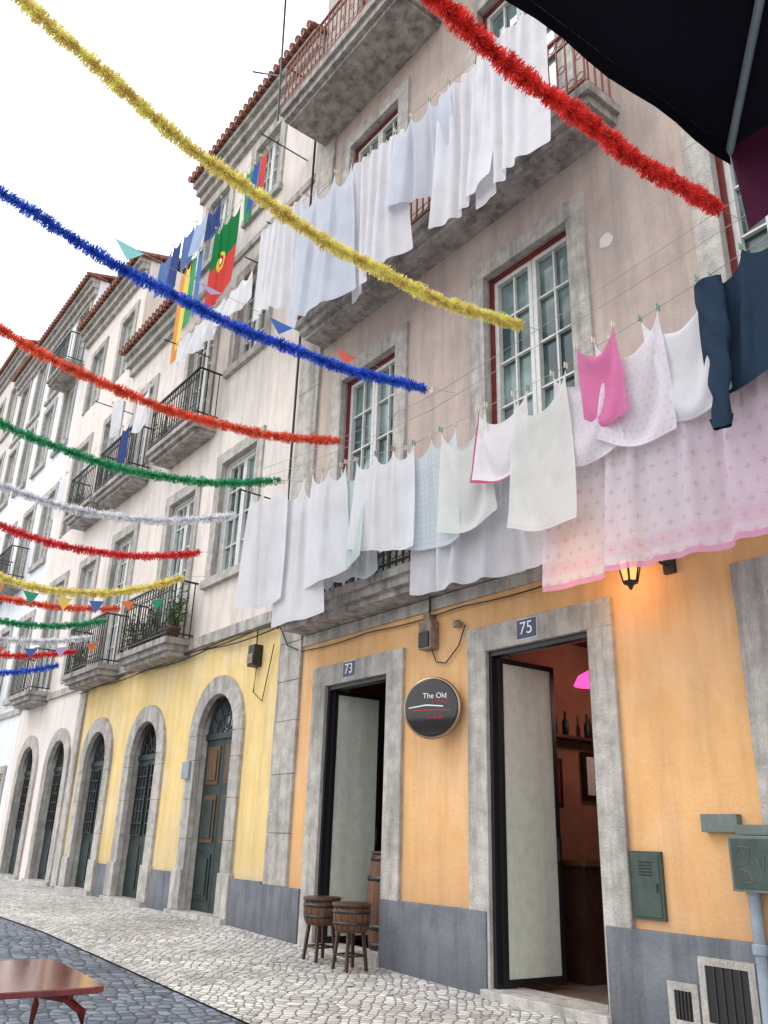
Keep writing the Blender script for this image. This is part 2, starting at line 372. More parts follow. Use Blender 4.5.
while z<16.8:
    h=random.uniform(.5,.8);z1=min(z+h,16.9)
    w=random.uniform(0,.03)
    gs.box(-9.9+.003,-9.36+w,-.045-.003*(i%3),.05,z+.002,z1-.002,'stone');z=z1;i+=1
gs.box(-9.33,XA1,-.03,.04,3.55,3.69,'stone')
gs.box(-5.95,-4.6,-.12,.3,-.1,.07,'stone');gs.box(-8.76,-7.45,-.1,.3,-.1,gz(-8)+.07,'stone')
gs.done('stone_trim',A,.008)
gd=G()
for a,b in ((-9.93,-9.02),(-7.47,-5.925),(-4.615,-3.02)):
    gd.box(a,b,-.062,.03,-.1,.67,'dado')
gd.done('dado',A,.006)
g=G()
for cx,cz,r in((-4.14,6.85,.08),(-6.8,6.3,.04)):
    pts=[(cx+r*(.7+.6*random.random())*math.cos(t*.524),-.004,cz+r*(.7+.6*random.random())*math.sin(t*.524)) for t in range(12)]
    g.add(pts,[tuple(range(12))],'patch')
g.done('plaster_patches',A)
gn=G()
for o in f1+f2+f3: window(gn,*o,6,2)
gn.done('windows',A)
gb=G()
slab(gb,-9.4,5,.5,3.77,3.96);slab(gb,-9.4,-3.85,.5,8.16,8.38);slab(gb,-9.75,-6.6,.9,12.35,12.62,'slab');slab(gb,-5.9,4,.9,12.35,12.62)
railing(gb,-9.36,4.9,.5,3.96);railing(gb,-9.36,-3.9,.5,8.38,.95,'rust');railing(gb,-9.7,-6.65,.9,12.62,.95,'rust');railing(gb,-5.85,3.9,.9,12.62,.95,'rust')
gb.done('balconies',A,.0)
for (a,b) in ((-9.6,-6.4),(-6.35,-3.1)):
    gr=G();z0=.02;t=3.4
    gr.quad((a,.33,z0),(b,.33,z0),(b,4.5,z0),(a,4.5,z0),'roomf')
    gr.quad((a,4.5,z0),(b,4.5,z0),(b,4.5,t),(a,4.5,t),'room');gr.quad((a,.33,z0),(a,4.5,z0),(a,4.5,t),(a,.33,t),'room')
    gr.quad((b,4.5,z0),(b,.33,z0),(b,.33,t),(b,4.5,t),'room');gr.quad((a,.33,t),(b,.33,t),(b,4.5,t),(a,4.5,t),'black')
    for i in range(4):
        y=1.0+i*.8;gr.box(a+.02,a+.06,y,y+.45,1.6+.1*(i%2),2.1+.1*(i%2),'black');gr.box(a+.055,a+.065,y+.05,y+.4,1.65+.1*(i%2),2.05+.1*(i%2),'panel' if i%2 else 'redwood')
    for q,zz in enumerate((2.3,)):
        gr.box(a+.02,a+.22,1.0,3.6,zz,zz+.03,'woodtop')
        for w_ in range(14):
            if w_%4==3: continue
            gr.lathe([(.035,.0),(.035,.15+.03*(w_%2)),(.012,.2+.03*(w_%2)),(.012,.27)],(a+.12,1.1+w_*.18,zz+.03),'green' if w_%3 else 'redwood',8)
    gr.box(a+.02,a+.5,1.2,3.4,z0,1.05,'woodtop');gr.box(a+.01,a+.56,1.15,3.45,1.05,1.1,'wood')
    gr.done('bar_room',A)
gl=G();gl.lathe([(.03,.16),(.14,.1),(.19,0),(.17,0)],(-5.66,1.25,2.78),'pink_l',16);gl.tube([(-5.66,1.25,2.93),(-5.66,1.25,3.4)],.01,'black');gl.done('pink_pendant_lamp')
pl=bpy.data.lights.new('pendant_bulb','POINT');pl.energy=24;pl.color=(1,.55,.46);pl.shadow_soft_size=.12
po=bpy.data.objects.new('pendant_bulb',pl);COL.objects.link(po);po.location=(-5.2,1.9,2.7)
def leaf(x,y0,y1,z0,z1,ang,name):
    g=G();g.T=Matrix.Translation((x,y0,0))@Matrix.Rotation(math.radians(ang),4,'Z')
    L=y1-y0;b=.05
    g.box(-.022,.022,0,b,z0,z1,'black');g.box(-.022,.022,L-b,L,z0,z1,'black');g.box(-.022,.022,b,L-b,z1-b,z1,'black');g.box(-.022,.022,b,L-b,z0,z0+b,'black')
    g.box(-.012,.012,b,L-b,z0+b,z1-b,'panel')
    g.box(.022,.05,L-.05,L-.02,z0+1.0,z0+1.2,'black')
    g.done(name,A)
leaf(-5.84,.06,.8,.09,2.92,-3,'door_leaf');leaf(-8.66,.06,.76,.16,2.92,-3,'door_leaf_73')
leaf(-4.69,.34,.96,.09,2.92,-4,'door_leaf_right')
gj=G()
for a,b,z in ((d75[0],d75[1],2.99),(d73[0],d73[1],2.98)):
    gj.box(a+.012,a+.05,.0,.1,.08,z-.01,'black');gj.box(b-.05,b-.012,.0,.1,.08,z-.01,'black');gj.box(a+.05,b-.05,.0,.1,z-.06,z-.012,'black')
gj.box(d77[0]+.02,d77[1]-.02,.12,.18,.05,2.98,'green')
gj.done('door_frames',A)
for t,x in (('73',-8.2),('75',-5.33)):
    gt=G();gt.box(x-.12,x+.12,-.062,-.04,3.02,3.2,'blue');gt.box(x-.125,x+.125,-.057,-.04,3.013,3.207,'wtext');o=gt.done('number_tile_'+t,A)
    text(t,.17,(x,-.066,3.11),(math.pi/2,0,0),'wtext',A,'house_number_'+t)
# ---------- building B
B=root('apartment_building')
gw=G()
def arch_openings(cs): return [(c-w/2,c+w/2,-.1,zt) for c,w,zt in cs]
archB=[(-11.62,1.16,3.2),(-14.25,1.14,3.02),(-16.62,1.14,3.02)]
wall(gw,-18.05,-9.9,-.2,4.05,arch_openings(archB),'yellow',.3,'stone')
XS=-15.0
B1=[(-12.4,-11.15,5.15,7.25),(-14.55,-13.4,4.25,7.1),(-17.4,-16.3,4.25,7.1)]
B2=[(-12.45,-11.3,9.2,11.15),(-14.55,-13.4,8.3,10.9)]
B2l=[(-17.4,-16.4,8.6,10.6)]
B3=[(-12.4,-11.4,12.6,14.3),(-14.5,-13.5,12.6,14.3)]
wall(gw,XS,-9.9,4.05,15.15,B1[:2]+B2+B3,'cream',.3,'stone')
wall(gw,-18.05,XS,4.05,12.0,[B1[2]]+B2l,'cream',.3,'stone')
shell(gw,XS,-9.9,15.15,'cream');shell(gw,-18.05,XS,12.0,'cream')
gw.done('walls',B)
def archtrim(g,c,w,zt,t,z0,p=.05,k='stone'):
    r=w/2;zs=zt-r;n=14;e=.01
    for s in(-1,1):
        a,b=sorted((c+s*(r-e),c+s*(r+t)))
        z=z0
        while z<zs-.01:
            z1=min(z+.55,zs);g.box(a,b,-p,.05,z+.003,z1,k);z=z1
    for i in range(n):
        t0=math.pi*i/n;t1=math.pi*(i+1)/n;vs=[]
        for y in(-p-.004,.05):
            for rr,tt in((r-e,t0),(r+t,t0),(r+t,t1),(r-e,t1)): vs.append((c+rr*math.cos(tt),y,zs+rr*math.sin(tt)))
        g.add(vs,[(0,1,2,3),(7,6,5,4),(0,4,5,1),(1,5,6,2),(2,6,7,3),(3,7,4,0)],k)
def archdoor(g,c,w,zt,z0,kind):
    r=w/2;zs=zt-r;y=.14
    k='green'
    n=16
    vs=[(c,y+.03,zs)]+[(c+r*math.cos(math.pi*i/n),y+.03,zs+r*math.sin(math.pi*i/n)) for i in range(n+1)]
    g.add(vs,[(0,i+1,i+2) for i in range(n)],'glassd')
    for i in range(1,6):
        t=math.pi*i/6;g.tube([(c+.1*math.cos(t),y,zs+.1*math.sin(t)),(c+r*math.cos(t),y,zs+r*math.sin(t))],.012,'iron',4)
    for rr in(.1,.3,r-.02): g.tube([(c+rr*math.cos(math.pi*i/12),y,zs+rr*math.sin(math.pi*i/12)) for i in range(13)],.014,'iron',4)
    g.box(c-r,c+r,y-.03,y+.04,zs-.06,zs+.03,k)
    for s in(-1,1):
        a,b=sorted((c+s*.006,c+s*r));z1=zs-.06
        g.box(a,b,y,y+.04,z0,z1,k)
        if kind=='wood':
            for q0,q1 in((z0+.15,z0+.75),(z0+.9,z0+1.55),(z0+1.7,z1-.1)):
                g.box(a+.09,b-.09,y-.015,y+.001,q0,q1,'brownwood' if q0>z0+.8 else k);g.box(a+.15,b-.15,y-.03,y-.012,q0+.06,q1-.06,'brownwood' if q0>z0+1.6 else k)
        else:
            g.box(a+.08,b-.08,y-.015,y+.001,z0+.12,z0+.8,k)
            g.box(a+.08,b-.08,y-.01,y+.001,z0+.95,z1-.08,'glassd')
            m=6
            for i in range(m+1):
                zz=z0+.95+(z1-.08-z0-.95)*i/m;g.box(a+.08,b-.08,y-.03,y-.012,zz-.012,zz+.012,'iron')
            for i in range(4):
                xx=a+.08+(b-a-.16)*i/3;g.box(xx-.01,xx+.01,y-.032,y-.01,z0+.95,z1-.08,'iron')
gs=G();gdr=G()
for i,(c,w,zt) in enumerate(archB):
    archtrim(gs,c,w,zt,.27,gz(c)-.1);archdoor(gdr,c,w,zt,gz(c)+.06,'wood' if i==0 else 'glazed')
    gs.box(c-w/2-.3,c+w/2+.3,-.14,.28,-.1,gz(c)+.06,'stone')
    for s in(-1,1):
        a,b=sorted((c+s*(w/2-.014),c+s*(w/2+.31)));gs.box(a,b,-.08,.04,gz(c)+.06,.75,'stone')
for o in B1+B2+B2l+B3: surround(gs,*o,.2,.2,.035,o[2] in(5.15,9.2,12.6))
gs.box(-18.05,-9.92,-.07,.04,4.02,4.2,'stone');gs.box(XS,-9.92,-.05,.04,11.75,11.9,'stone')
gs.box(-18.04,-17.7,-.05,.03,.2,4.0,'stone')
gs.done('stone_trim',B,.008);gdr.done('arched_doors',B)
g=G()
for a,b in((-10.72,-9.94),(-13.32,-12.54),(-15.68,-15.16),(-17.69,-17.55)): g.box(a,b,-.05,.03,0,.7,'dado')
g.box(-12.52,-12.28,-.09,-.0,2.0,2.25,'pipe');g.done('dado',B)
g=G()
for o in B1+B2+B2l+B3: window(g,*o,4 if o[3]-o[2]<2.5 else 6,2,'whitewood')
g.done('windows',B)
g=G()
for x0,x1,z in((-14.97,-12.8,4.2),(-14.97,-12.8,8.25),(-18.0,-15.9,4.2),(-18.0,-15.9,8.3)):
    slab(g,x0,x1,.5,z-.2,z);railing(g,x0+.03,x1-.03,.5,z,.98)
g.done('balconies',B)
g=G();eave(g,XS,-9.95,15.15);eave(g,-18.05,XS-.05,12.0);g.done('roof',B)
# ---------- building C
C=root('apartment_building');g=G()
archC=[(-18.98,1.14,3.02),(-21.2,1.14,3.02)]
wall(g,-22.6,-18.05,-.2,4.05,arch_openings(archC),'peach',.3,'stone')
C1=[(-19.5,-18.5,4.3,7.0),(-21.8,-20.7,4.3,7.0),(-19.5,-18.5,8.4,10.8),(-21.8,-20.7,8.4,10.8),(-19.5,-18.6,12.0,13.8),(-21.7,-20.8,12.0,13.8)]
wall(g,-22.6,-18.05,4.05,15.0,C1,'peach',.3,'stone');shell(g,-22.6,-18.05,15.0,'peach');g.done('walls',C)
gs=G();gdr=G()
for c,w,zt in archC:
    archtrim(gs,c,w,zt,.25,.1);archdoor(gdr,c,w,zt,.26,'glazed');gs.box(c-w/2-.28,c+w/2+.28,-.1,.28,-.1,.26,'stone')
for o in C1: surround(gs,*o,.18,.18,.035,False)
gs.box(-22.6,-18.06,-.06,.04,4.0,4.15,'stone')
gs.done('stone_trim',C);gdr.done('arched_doors',C)
g=G();[window(g,*o,5,2,'whitewood') for o in C1];g.done('windows',C)
g=G()
for x0,x1,z in((-22.1,-20.4,4.2),(-20.0,-18.2,8.3)): slab(g,x0,x1,.5,z-.2,z);railing(g,x0+.03,x1-.03,.5,z,.98,fancy=False)
g.done('balconies',C)
g=G();eave(g,-22.6,-18.1,15.0);g.done('roof',C)
def far_building(x0,x1,h,kw,floors,cols,bal,winw=1.0):
    R=root('apartment_building');g=G();ops=[]
    for f in floors:
        for i in range(cols):
            c=x0+(x1-x0)*(i+.5)/cols;ops.append((c-winw/2,c+winw/2,f+.1,f+2.2))
    wall(g,x0,x1,-.2,h,ops,kw,.3,'stone');shell(g,x0,x1,h,kw);g.done('walls',R)
    g=G();[surround(g,*o,.17,.17,.035,o[2]>1) for o in ops];g.done('stone_trim',R)
    g=G();[window(g,*o,4,2,'whitewood','glassd') for o in ops];g.done('windows',R)
    g=G()
    for o in ops:
        if o[2]>3 and random.random()<bal: slab(g,o[0]-.4,o[1]+.4,.55,o[2]-.4,o[2]-.2);railing(g,o[0]-.37,o[1]+.37,.55,o[2]-.2,.95,fancy=False)
    g.box(x0,x1,-.05,.04,3.9,4.05,'stone')
    g.done('balconies',R)
    g=G();eave(g,x0,x1-.05,h);g.done('roof',R)
far_building(-31,-22.6,17.0,'white',[.3,4.3,8.0,11.6,14.2],4,.35)
far_building(-42,-31,18.8,'cream',[.3,4.3,8.2,12,15.2],5,.4)
far_building(-60,-42,18,'white',[.3,4.3,8.2,12,15],7,.4)
# ---------------------------------------------------------------- laundry: small cloth solver (position based)
def drape(x0,x1,zt0,zt1,zb0,zb1,y,seed,slack=.12,over=False,wind=.5,pegs=None,pitch=.034,steps=95,iters=14):
    rnd=np.random.RandomState(seed*7+3)
    span=x1-x0;W=span*(1+slack);H=((zt0-zb0)+(zt1-zb1))/2
    nx=int(min(64,max(10,W/pitch)));nz=int(min(56,max(10,H/pitch)))
    u=np.linspace(0,1,nx+1)[None,:];v=np.linspace(0,1,nz+1)[:,None]
    Hc=(zt0-zb0)+((zt1-zb1)-(zt0-zb0))*u
    Hc=Hc*.915
    X=x0+span*u+0*v;Z=zt0+(zt1-zt0)*u-Hc*v
    ph=rnd.uniform(0,6.28,5)
    Y=y+.045*np.sin(X*2*np.pi*2.0+ph[0]+v*1.5*np.sin(ph[3]))+.03*np.sin(X*2*np.pi*4.1+ph[1]-v*2)+.012*np.sin(X*2*np.pi*8+ph[2]+v*4)+rnd.normal(0,.004,X.shape)
    Y=y+(Y-y)*(.3+.7*np.minimum(1,v*4))
    P=np.stack([X+0*Y,Y,Z+0*Y],-1);Q=P.copy()
    k=pegs or max(2,int(span/.33)+1)
    pin=np.arange(nx+1) if over else np.unique(np.round(np.linspace(0,nx,k)).astype(int))
    uu=pin/nx
    if not over and len(pin)>2: uu=uu+np.concatenate([[0],rnd.uniform(-.14,.14,len(pin)-2)/(k-1),[0]])
    pinpos=np.stack([x0+span*uu,np.full(len(pin),y)+(rnd.normal(0,.006,len(pin)) if over else 0),zt0+(zt1-zt0)*uu],-1)
    if over: pinpos[:,1]+=.02*np.sin(pinpos[:,0]*2*np.pi*5+ph[4])
    rx=W/nx;rz=(Hc/nz)[...,None]*np.ones((nz+1,1,1))
    def con(a,b,L,st):
        d=P[b]-P[a];ln=np.sqrt((d*d).sum(-1,keepdims=True))+1e-9
        c=d*(.5*st*(ln-L)/ln);P[a]+=c;P[b]-=c
    sl=slice
    dg=math.hypot(rx,float(Hc.mean()/nz))
    for s_ in range(steps):
        vel=(P-Q)*.93;Q=P.copy();P+=vel
        P[...,2]-=.0022
        gust=math.sin(s_*.09+ph[1])
        P[...,1]-=wind*.0006*(1+.8*np.sin(P[...,0]*4+ph[2]+s_*.05))*v*gust
        P[...,0]+=wind*.0002*np.sin(P[...,2]*5+ph[0])
        P[:,0,0]-=.0006;P[:,-1,0]+=.0006
        for it in range(iters):
            for o in(0,1):
                m=(nx-o+1)//2
                a=(sl(None),sl(o,o+2*m-1,2));b=(sl(None),sl(o+1,o+2*m,2));con(a,b,rx,1.)
                m=(nz-o+1)//2
                a=(sl(o,o+2*m-1,2),sl(None));b=(sl(o+1,o+2*m,2),sl(None));con(a,b,rz[:1],1.)
            if it%3==0:
                con((sl(0,-1),sl(0,-1)),(sl(1,None),sl(1,None)),dg,.2);con((sl(0,-1),sl(1,None)),(sl(1,None),sl(0,-1)),dg,.2)
                con((sl(None),sl(0,-2)),(sl(None),sl(2,None)),2*rx,.03);con((sl(0,-2),sl(None)),(sl(2,None),sl(None)),2*rz[:1],.05)
            P[0,pin]=pinpos
        np.clip(P[...,1],y-.28,y+.2,out=P[...,1])
    return P,W,H,nx,nz,pinpos,pin
def sheet(name,x0,x1,zt0,zt1,zb0,zb1,y,mat,slack=.14,seed=0,over=False,wind=.5,pegs=None,parent=None):
    P,W,H,nx,nz,pp,pin=drape(x0,x1,zt0,zt1,zb0,zb1,y,seed,slack,over,wind,pegs)
    if not np.isfinite(P).all(): raise RuntimeError('cloth blew up '+name)
    vs=P.reshape(-1,3).tolist();fs=[]
    for j in range(nz):
        for i in range(nx):
            a=j*(nx+1)+i;fs.append((a,a+1,a+nx+2,a+nx+1))
    me=bpy.data.meshes.new(name);me.from_pydata(vs,[],fs);me.update()
    ul=me.uv_layers.new(name='UVMap')
    vi=np.zeros(len(me.loops),dtype=np.int32);me.loops.foreach_get('vertex_index',vi)
    uv=np.stack([(vi%(nx+1))/nx*W,(1-(vi//(nx+1))/nz)*H],-1).astype(np.float32)
    ul.data.foreach_set('uv',uv.ravel());me.polygons.foreach_set('use_smooth',[True]*len(me.polygons))
    me.materials.append(mat)
    R=parent or root(name)
    o=bpy.data.objects.new('cloth',me);COL.objects.link(o);o.parent=R
    sb=o.modifiers.new('smooth','SUBSURF');sb.levels=1;sb.render_levels=1
    rnd=random.Random(seed);pg=G();cols=['peg_w','peg_w','peg_g','peg_w','peg_w','peg_r']
    pts=pp if not over else pp[::max(1,len(pp)//3)]
    for x,yy,z in pts.tolist():
        c=rnd.choice(cols)
        pg.box(x-.005,x+.005,yy-.022,yy-.008,z-.025,z+.028,c);pg.box(x-.005,x+.005,yy+.008,yy+.02,z-.025,z+.028,c)
    pg.done('clothes_pegs',R)
    return R
for nme,c in(('peg_w',(206,196,176)),('peg_b',(80,116,150)),('peg_g',(104,150,130)),('peg_r',(180,100,104))): MT[nme]=plain(nme,srgb(*c),.5)
CW=cloth('cotton_white',srgb(232,232,237),.34,.03)
CW2=cloth('cotton_bluish',srgb(212,218,230),.36,.03)
CC=cloth('cotton_cream',srgb(228,229,225),.4,.05)
CG=cloth('towel_pale_green',srgb(208,222,218),.4,.1,pattern='stripes',c2=srgb(190,210,202))
CL=cloth('lace_white',srgb(226,229,238),.4,.18,pattern='small',c2=srgb(200,204,216))
CK=cloth('towel_check',srgb(220,228,234),.35,.05,pattern='check',c2=srgb(140,175,200))
CP=cloth('sheer_pink_floral',srgb(237,231,242),.45,.18,pattern='flowers',c2=srgb(222,140,188))
CS=cloth('print_small',srgb(236,231,238),.4,.08,pattern='small',c2=srgb(212,168,190))
CT=cloth('towel_red_trim',srgb(232,227,232),.35,pattern='trim',c2=srgb(190,90,125))
CM=cloth('magenta_cloth',srgb(232,140,186),.5)
s=0
L1=[('hanging_bedsheet',-9.5,-8.5,5.6,5.45,4.12,4.0,-.9,CW,.26),
('hanging_bedsheet',-8.74,-7.82,5.48,5.34,3.82,3.8,-.84,CW,.26),
('hanging_bedsheet',-7.98,-7.26,5.37,5.24,4.0,4.1,-.88,CW,.24),
('hanging_towel',-7.42,-6.9,5.27,5.2,4.15,4.15,-.84,CG,.18),
('hanging_pillowcase',-7.06,-6.04,5.2,5.03,4.25,3.98,-.88,CW,.17),
('hanging_tablecloth',-6.2,-5.44,5.04,5.02,4.05,3.9,-.84,CK,.2),
('hanging_towel',-5.62,-4.98,5.02,5.03,4.05,4.1,-.88,CC,.2),
('hanging_towel',-5.12,-4.48,5.03,5.0,4.3,4.38,-.85,CT,.12),
('hanging_pillowcase',-4.64,-4.02,5.0,5.01,3.9,3.75,-.87,CC,.2),
('hanging_tablecloth',-4.2,-3.58,5.02,5.08,4.28,4.2,-.84,CS,.2),
('hanging_towel',-3.86,-3.48,5.1,5.12,4.42,4.37,-.92,CM,.3),
('hanging_tablecloth',-3.72,-3.1,5.11,5.1,4.35,4.15,-.87,CS,.2),
('hanging_pillowcase',-3.28,-2.66,5.1,5.14,4.35,4.25,-.85,CW,.2)]
for it in L1:
    s+=1;sheet(*it[:10],seed=s,wind=.8)
sheet('hanging_lace_curtain',-8.0,-7.0,4.55,4.5,4.0,3.95,-.62,CL,.25,seed=31)
sheet('hanging_lace_curtain',-6.25,-4.45,4.5,4.5,3.58,3.5,-.72,CL,.22,seed=32)
sheet('hanging_floral_sheet',-4.4,-2.1,4.5,4.47,3.22,3.25,-.74,CP,.17,seed=33,pegs=8)
for it in [('hanging_bedsheet',-10.0,-8.65,10.28,10.08,8.75,8.2,-.88,CW,.4,True),
('hanging_bedsheet',-8.7,-7.4,10.05,9.75,8.0,7.95,-.94,CW2,.3,False),
('hanging_bedsheet',-7.5,-6.35,9.72,9.5,7.7,7.75,-.88,CW,.4,True),
('hanging_towel',-6.45,-5.45,9.5,9.45,8.5,8.2,-.94,CW2,.3,False),
('hanging_bedsheet',-5.65,-4.7,9.45,9.36,7.65,7.5,-.88,CW,.45,True),
('hanging_bedsheet',-5.0,-4.0,9.4,9.3,7.45,7.3,-.95,CW,.42,True)]:
    s+=1;sheet(*it[:10],seed=s,over=it[10],wind=1.2)
def cl(c): return cloth('fabric_%d_%d_%d'%c,srgb(*c),.3)
denim=cl((96,124,176));navy=cl((58,76,130));pale=cl((170,190,220))
for it in [('hanging_shirt',-15.2,-14.6,13.0,12.95,12.0,12.1,-.7,denim),('hanging_trousers',-14.5,-14.1,12.93,12.9,11.6,11.7,-.7,navy),
('hanging_shirt',-14.0,-13.5,12.88,12.85,12.0,12.1,-.7,denim),('hanging_shirt',-13.4,-12.95,12.8,12.75,12.0,11.9,-.7,pale),('hanging_shirt',-12.85,-12.3,12.72,12.66,12.0,12.0,-.7,navy),
('hanging_scarf',-13.95,-13.74,11.9,11.9,9.9,9.9,-.66,cl((232,160,90))),('hanging_scarf',-13.7,-13.48,11.9,11.9,10.1,10.0,-.66,cl((238,216,110))),
('hanging_scarf',-13.42,-13.22,12.0,12.0,10.4,10.4,-.66,cl((80,165,110))),('hanging_scarf',-13.15,-12.95,12.0,12.0,10.5,10.5,-.66,cl((90,130,195))),
('portugal_flag',-12.35,-11.35,11.95,11.9,10.3,10.3,-.7,cloth('flag_portugal',srgb(212,72,66),.35,pattern='flag')),
('hanging_towel',-11.25,-11.02,12.5,12.5,11.4,11.4,-.7,cl((70,150,100))),('hanging_towel',-10.97,-10.75,12.5,12.5,11.4,11.4,-.7,cl((60,90,170))),('hanging_towel',-10.72,-10.5,12.5,12.5,11.5,11.4,-.7,cl((208,80,80))),
('hanging_bedsheet',-13.4,-10.6,10.0,9.98,9.3,9.4,-.7,CW)]:
    s+=1;sheet(*it[:9],slack=.2,seed=s)
for it in [('hanging_shirt',-20.6,-20.1,9.5,9.5,8.5,8.5,-.6,CW),('hanging_shirt',-15.6,-15.0,9.9,9.8,9.0,9.0,-.6,CW),('hanging_shirt',-16.3,-15.9,9.3,9.3,8.3,8.5,-.6,navy),('hanging_towel',-17.3,-16.6,10.3,10.3,9.5,9.4,-.6,CW)]:
    s+=1;sheet(*it[:9],slack=.2,seed=s)
def line(name,pts,r=.003,k='rope',sag=0):
    g=G();P=[]
    for a,b in zip(pts,pts[1:]):
        a=Vector(a);b=Vector(b)
        for i in range(9):
            t=i/8;p=a.lerp(b,t);p.z-=sag*4*t*(1-t);P.append(p)
    g.tube(P,r,k,5);return g.done(name)
line('clothesline',[(-9.8,-.85,5.67),(-7.2,-.85,5.24),(-6.05,-.86,5.03),(-4.1,-.86,5.01),(-2.7,-.86,5.14),(0,-.86,5.5)])
line('clothesline',[(-9.8,-.6,6.1),(-6,-.6,5.7),(0,-.6,6.1)],sag=.05);line('clothesline',[(-9.8,-.7,5.9),(-6,-.7,5.45),(0,-.7,5.8)],sag=.05)
line('clothesline',[(-8.4,-.7,4.5),(0,-.74,4.5)]);line('clothesline',[(-10.1,-.9,10.27),(-7.4,-.9,9.72),(-4.0,-.9,9.3),(-3.7,-.4,9.35)])
line('clothesline',[(-15.4,-.7,13.02),(-12.6,-.7,12.7),(-10.2,-.7,12.5)]);line('clothesline',[(-14,-.66,11.92),(-11.3,-.7,11.94)]);line('clothesline',[(-13.6,-.7,10.0),(-10.4,-.7,9.98)])
line('clothesline',[(-21,-.6,9.5),(-15.9,-.6,9.3)]);line('clothesline',[(-17.6,-.6,10.3),(-14.8,-.6,9.8)])
g=G()
for x,z in((-9.75,5.67),(-9.75,10.25),(-15.3,13),(-10.3,12.5),(-13.6,10.0),(-10.4,9.97),(-4.0,9.3),(-17.5,10.3)):
    g.tube([(x,.02,z-.02),(x,-.95,z+.0)],.012,'iron',5)
g.tube([(-9.78,-.92,12.4),(-9.8,-1.0,15.6)],.018,'iron',6);g.tube([(-9.78,-.9,13.4),(-10.6,-1.1,14.1)],.014,'iron',6)
g.done('clothesline_brackets')
# sweater
MT['knit']=cloth('navy_knit',srgb(40,56,74),.06,crease=.5)
Rw=sheet('hanging_sweater',-2.74,-1.95,5.14,5.28,4.25,4.35,-.9,MT['knit'],.2,seed=77,wind=.6,pegs=3)
def loft(g,rings,k,n=22,seed=0):
    vs=[];fs=[]
    for (cx,cy,cz,rx,ry) in rings:
        for j in range(n):
            t=2*math.pi*j/n
            q=1+.3*noise.noise(Vector((math.cos(t)*2,math.sin(t)*2,cz*4+seed)))
            vs.append((cx+rx*math.cos(t)*q+.012*math.sin(cz*21+t),cy+ry*math.sin(t)*q+.01*math.sin(cx*40+cz*19+t*3),cz))
    for i in range(len(rings)-1):
        for j in range(n): fs.append((i*n+j,i*n+(j+1)%n,(i+1)*n+(j+1)%n,(i+1)*n+j))
    g.add(vs,fs,k,True)
g=G()
sl=[]
for i in range(24):
    v=i/23;sl.append((-2.64+.03*math.sin(v*4),-.95,5.04-v*1.12,(.11-.05*v)*(1+.06*math.sin(v*26)),.04-.015*v))
loft(g,sl,'knit',22,3)
loft(g,[(-2.66,-.95,3.95,.066,.03),(-2.66,-.95,3.87,.062,.028)],'knit',18)
g.done('sleeve',Rw)
# ---------------------------------------------------------------- garlands
def tinsel(name,x,pts,c,R=.065,ends=-8,dens=620,w=1):
    m,nt,n,l=newmat('tinsel_%s_%d'%(name,abs(int(x*100))))
    out=n.new('ShaderNodeOutputMaterial');p=n.new('ShaderNodeBsdfPrincipled');t=n.new('ShaderNodeBsdfTranslucent');mx=n.new('ShaderNodeMixShader')
    mx.inputs[0].default_value=.45;l.new(p.outputs[0],mx.inputs[1]);l.new(t.outputs[0],mx.inputs[2]);l.new(mx.outputs[0],out.inputs[0])
    ge=n.new('ShaderNodeTexCoord');nn=n.new('ShaderNodeTexNoise');nn.inputs['Scale'].default_value=14;l.new(ge.outputs['Object'],nn.inputs['Vector'])
    lt=tuple(min(1,q*1.25+.06) for q in c[:3])+(1,);dk=tuple(q*.8 for q in c[:3])+(1,)
    rp=ramp(n,[(.35,dk),(.65,lt)]);l.new(nn.outputs[0],rp.inputs[0]);l.new(rp.outputs[0],p.inputs['Base Color']);l.new(rp.outputs[0],t.inputs['Color'])
    p.inputs['Roughness'].default_value=.4;p.inputs['Specular IOR Level'].default_value=.35
    MT['_t']=m
    P=np.array(pts);co=np.polyfit(P[:,0],P[:,1],2);dv=np.polyder(co)
    y0=P[:,0].max();ys=np.linspace(y0,ends,60)
    g=G()
    core=[(x+.012*math.sin(y*5),y,float(np.polyval(co,y))) for y in ys];g.tube(core,R*.3,'_t',7)
    L=y0-ends;N=int(L*dens);vs=[];fs=[]
    for i in range(N):
        y=y0-L*random.random();z=float(np.polyval(co,y));sl=float(np.polyval(dv,y))
        T=Vector((0,1,sl)).normalized();a=Vector((1,0,0));b=T.cross(a)
        t=random.uniform(0,6.283);rr=R*random.uniform(.72,1.05)
        clump=1+.12*math.sin(y*31+x)+.1*math.sin(y*13)
        d=(a*math.cos(t)+b*math.sin(t)+T*random.uniform(-.6,.6)).normalized()
        q=d.cross(T).normalized()
        q=(q*random.uniform(-1,1)+T*random.uniform(-1,1)).normalized()*random.uniform(.003,.0048)*w
        o=Vector((x+.012*math.sin(y*5),y,z));e=o+d*rr*clump;e.z-=.006
        k=len(vs);vs+=[o-q,o+q,e+q*.8,e-q*.8];fs.append((k,k+1,k+2,k+3))
    g.add(vs,fs,'_t')
    zz=float(np.polyval(co,y0))
    g.tube([(x,y0,zz),(x,-.02,zz+.12)],.003,'rope',4)
    return g.done('tinsel_garland')
RED=srgb(228,58,46);YEL=srgb(252,226,140);BLU=srgb(44,104,214);ORA=srgb(244,110,70);GRE=srgb(56,168,116);WHI=srgb(234,234,246);R2=srgb(226,62,68)
tinsel('red',-2.67,[(-.55,5.92),(-1.46,5.82),(-2.42,5.74),(-2.97,5.78),(-3.5,5.82)],RED,.078,-6.5,2600)
tinsel('yellow',-4.82,[(-.55,5.97),(-2.05,5.76),(-3.08,5.82),(-3.98,5.99),(-4.79,6.31),(-5.38,6.49)],YEL,.07,-7,2300)
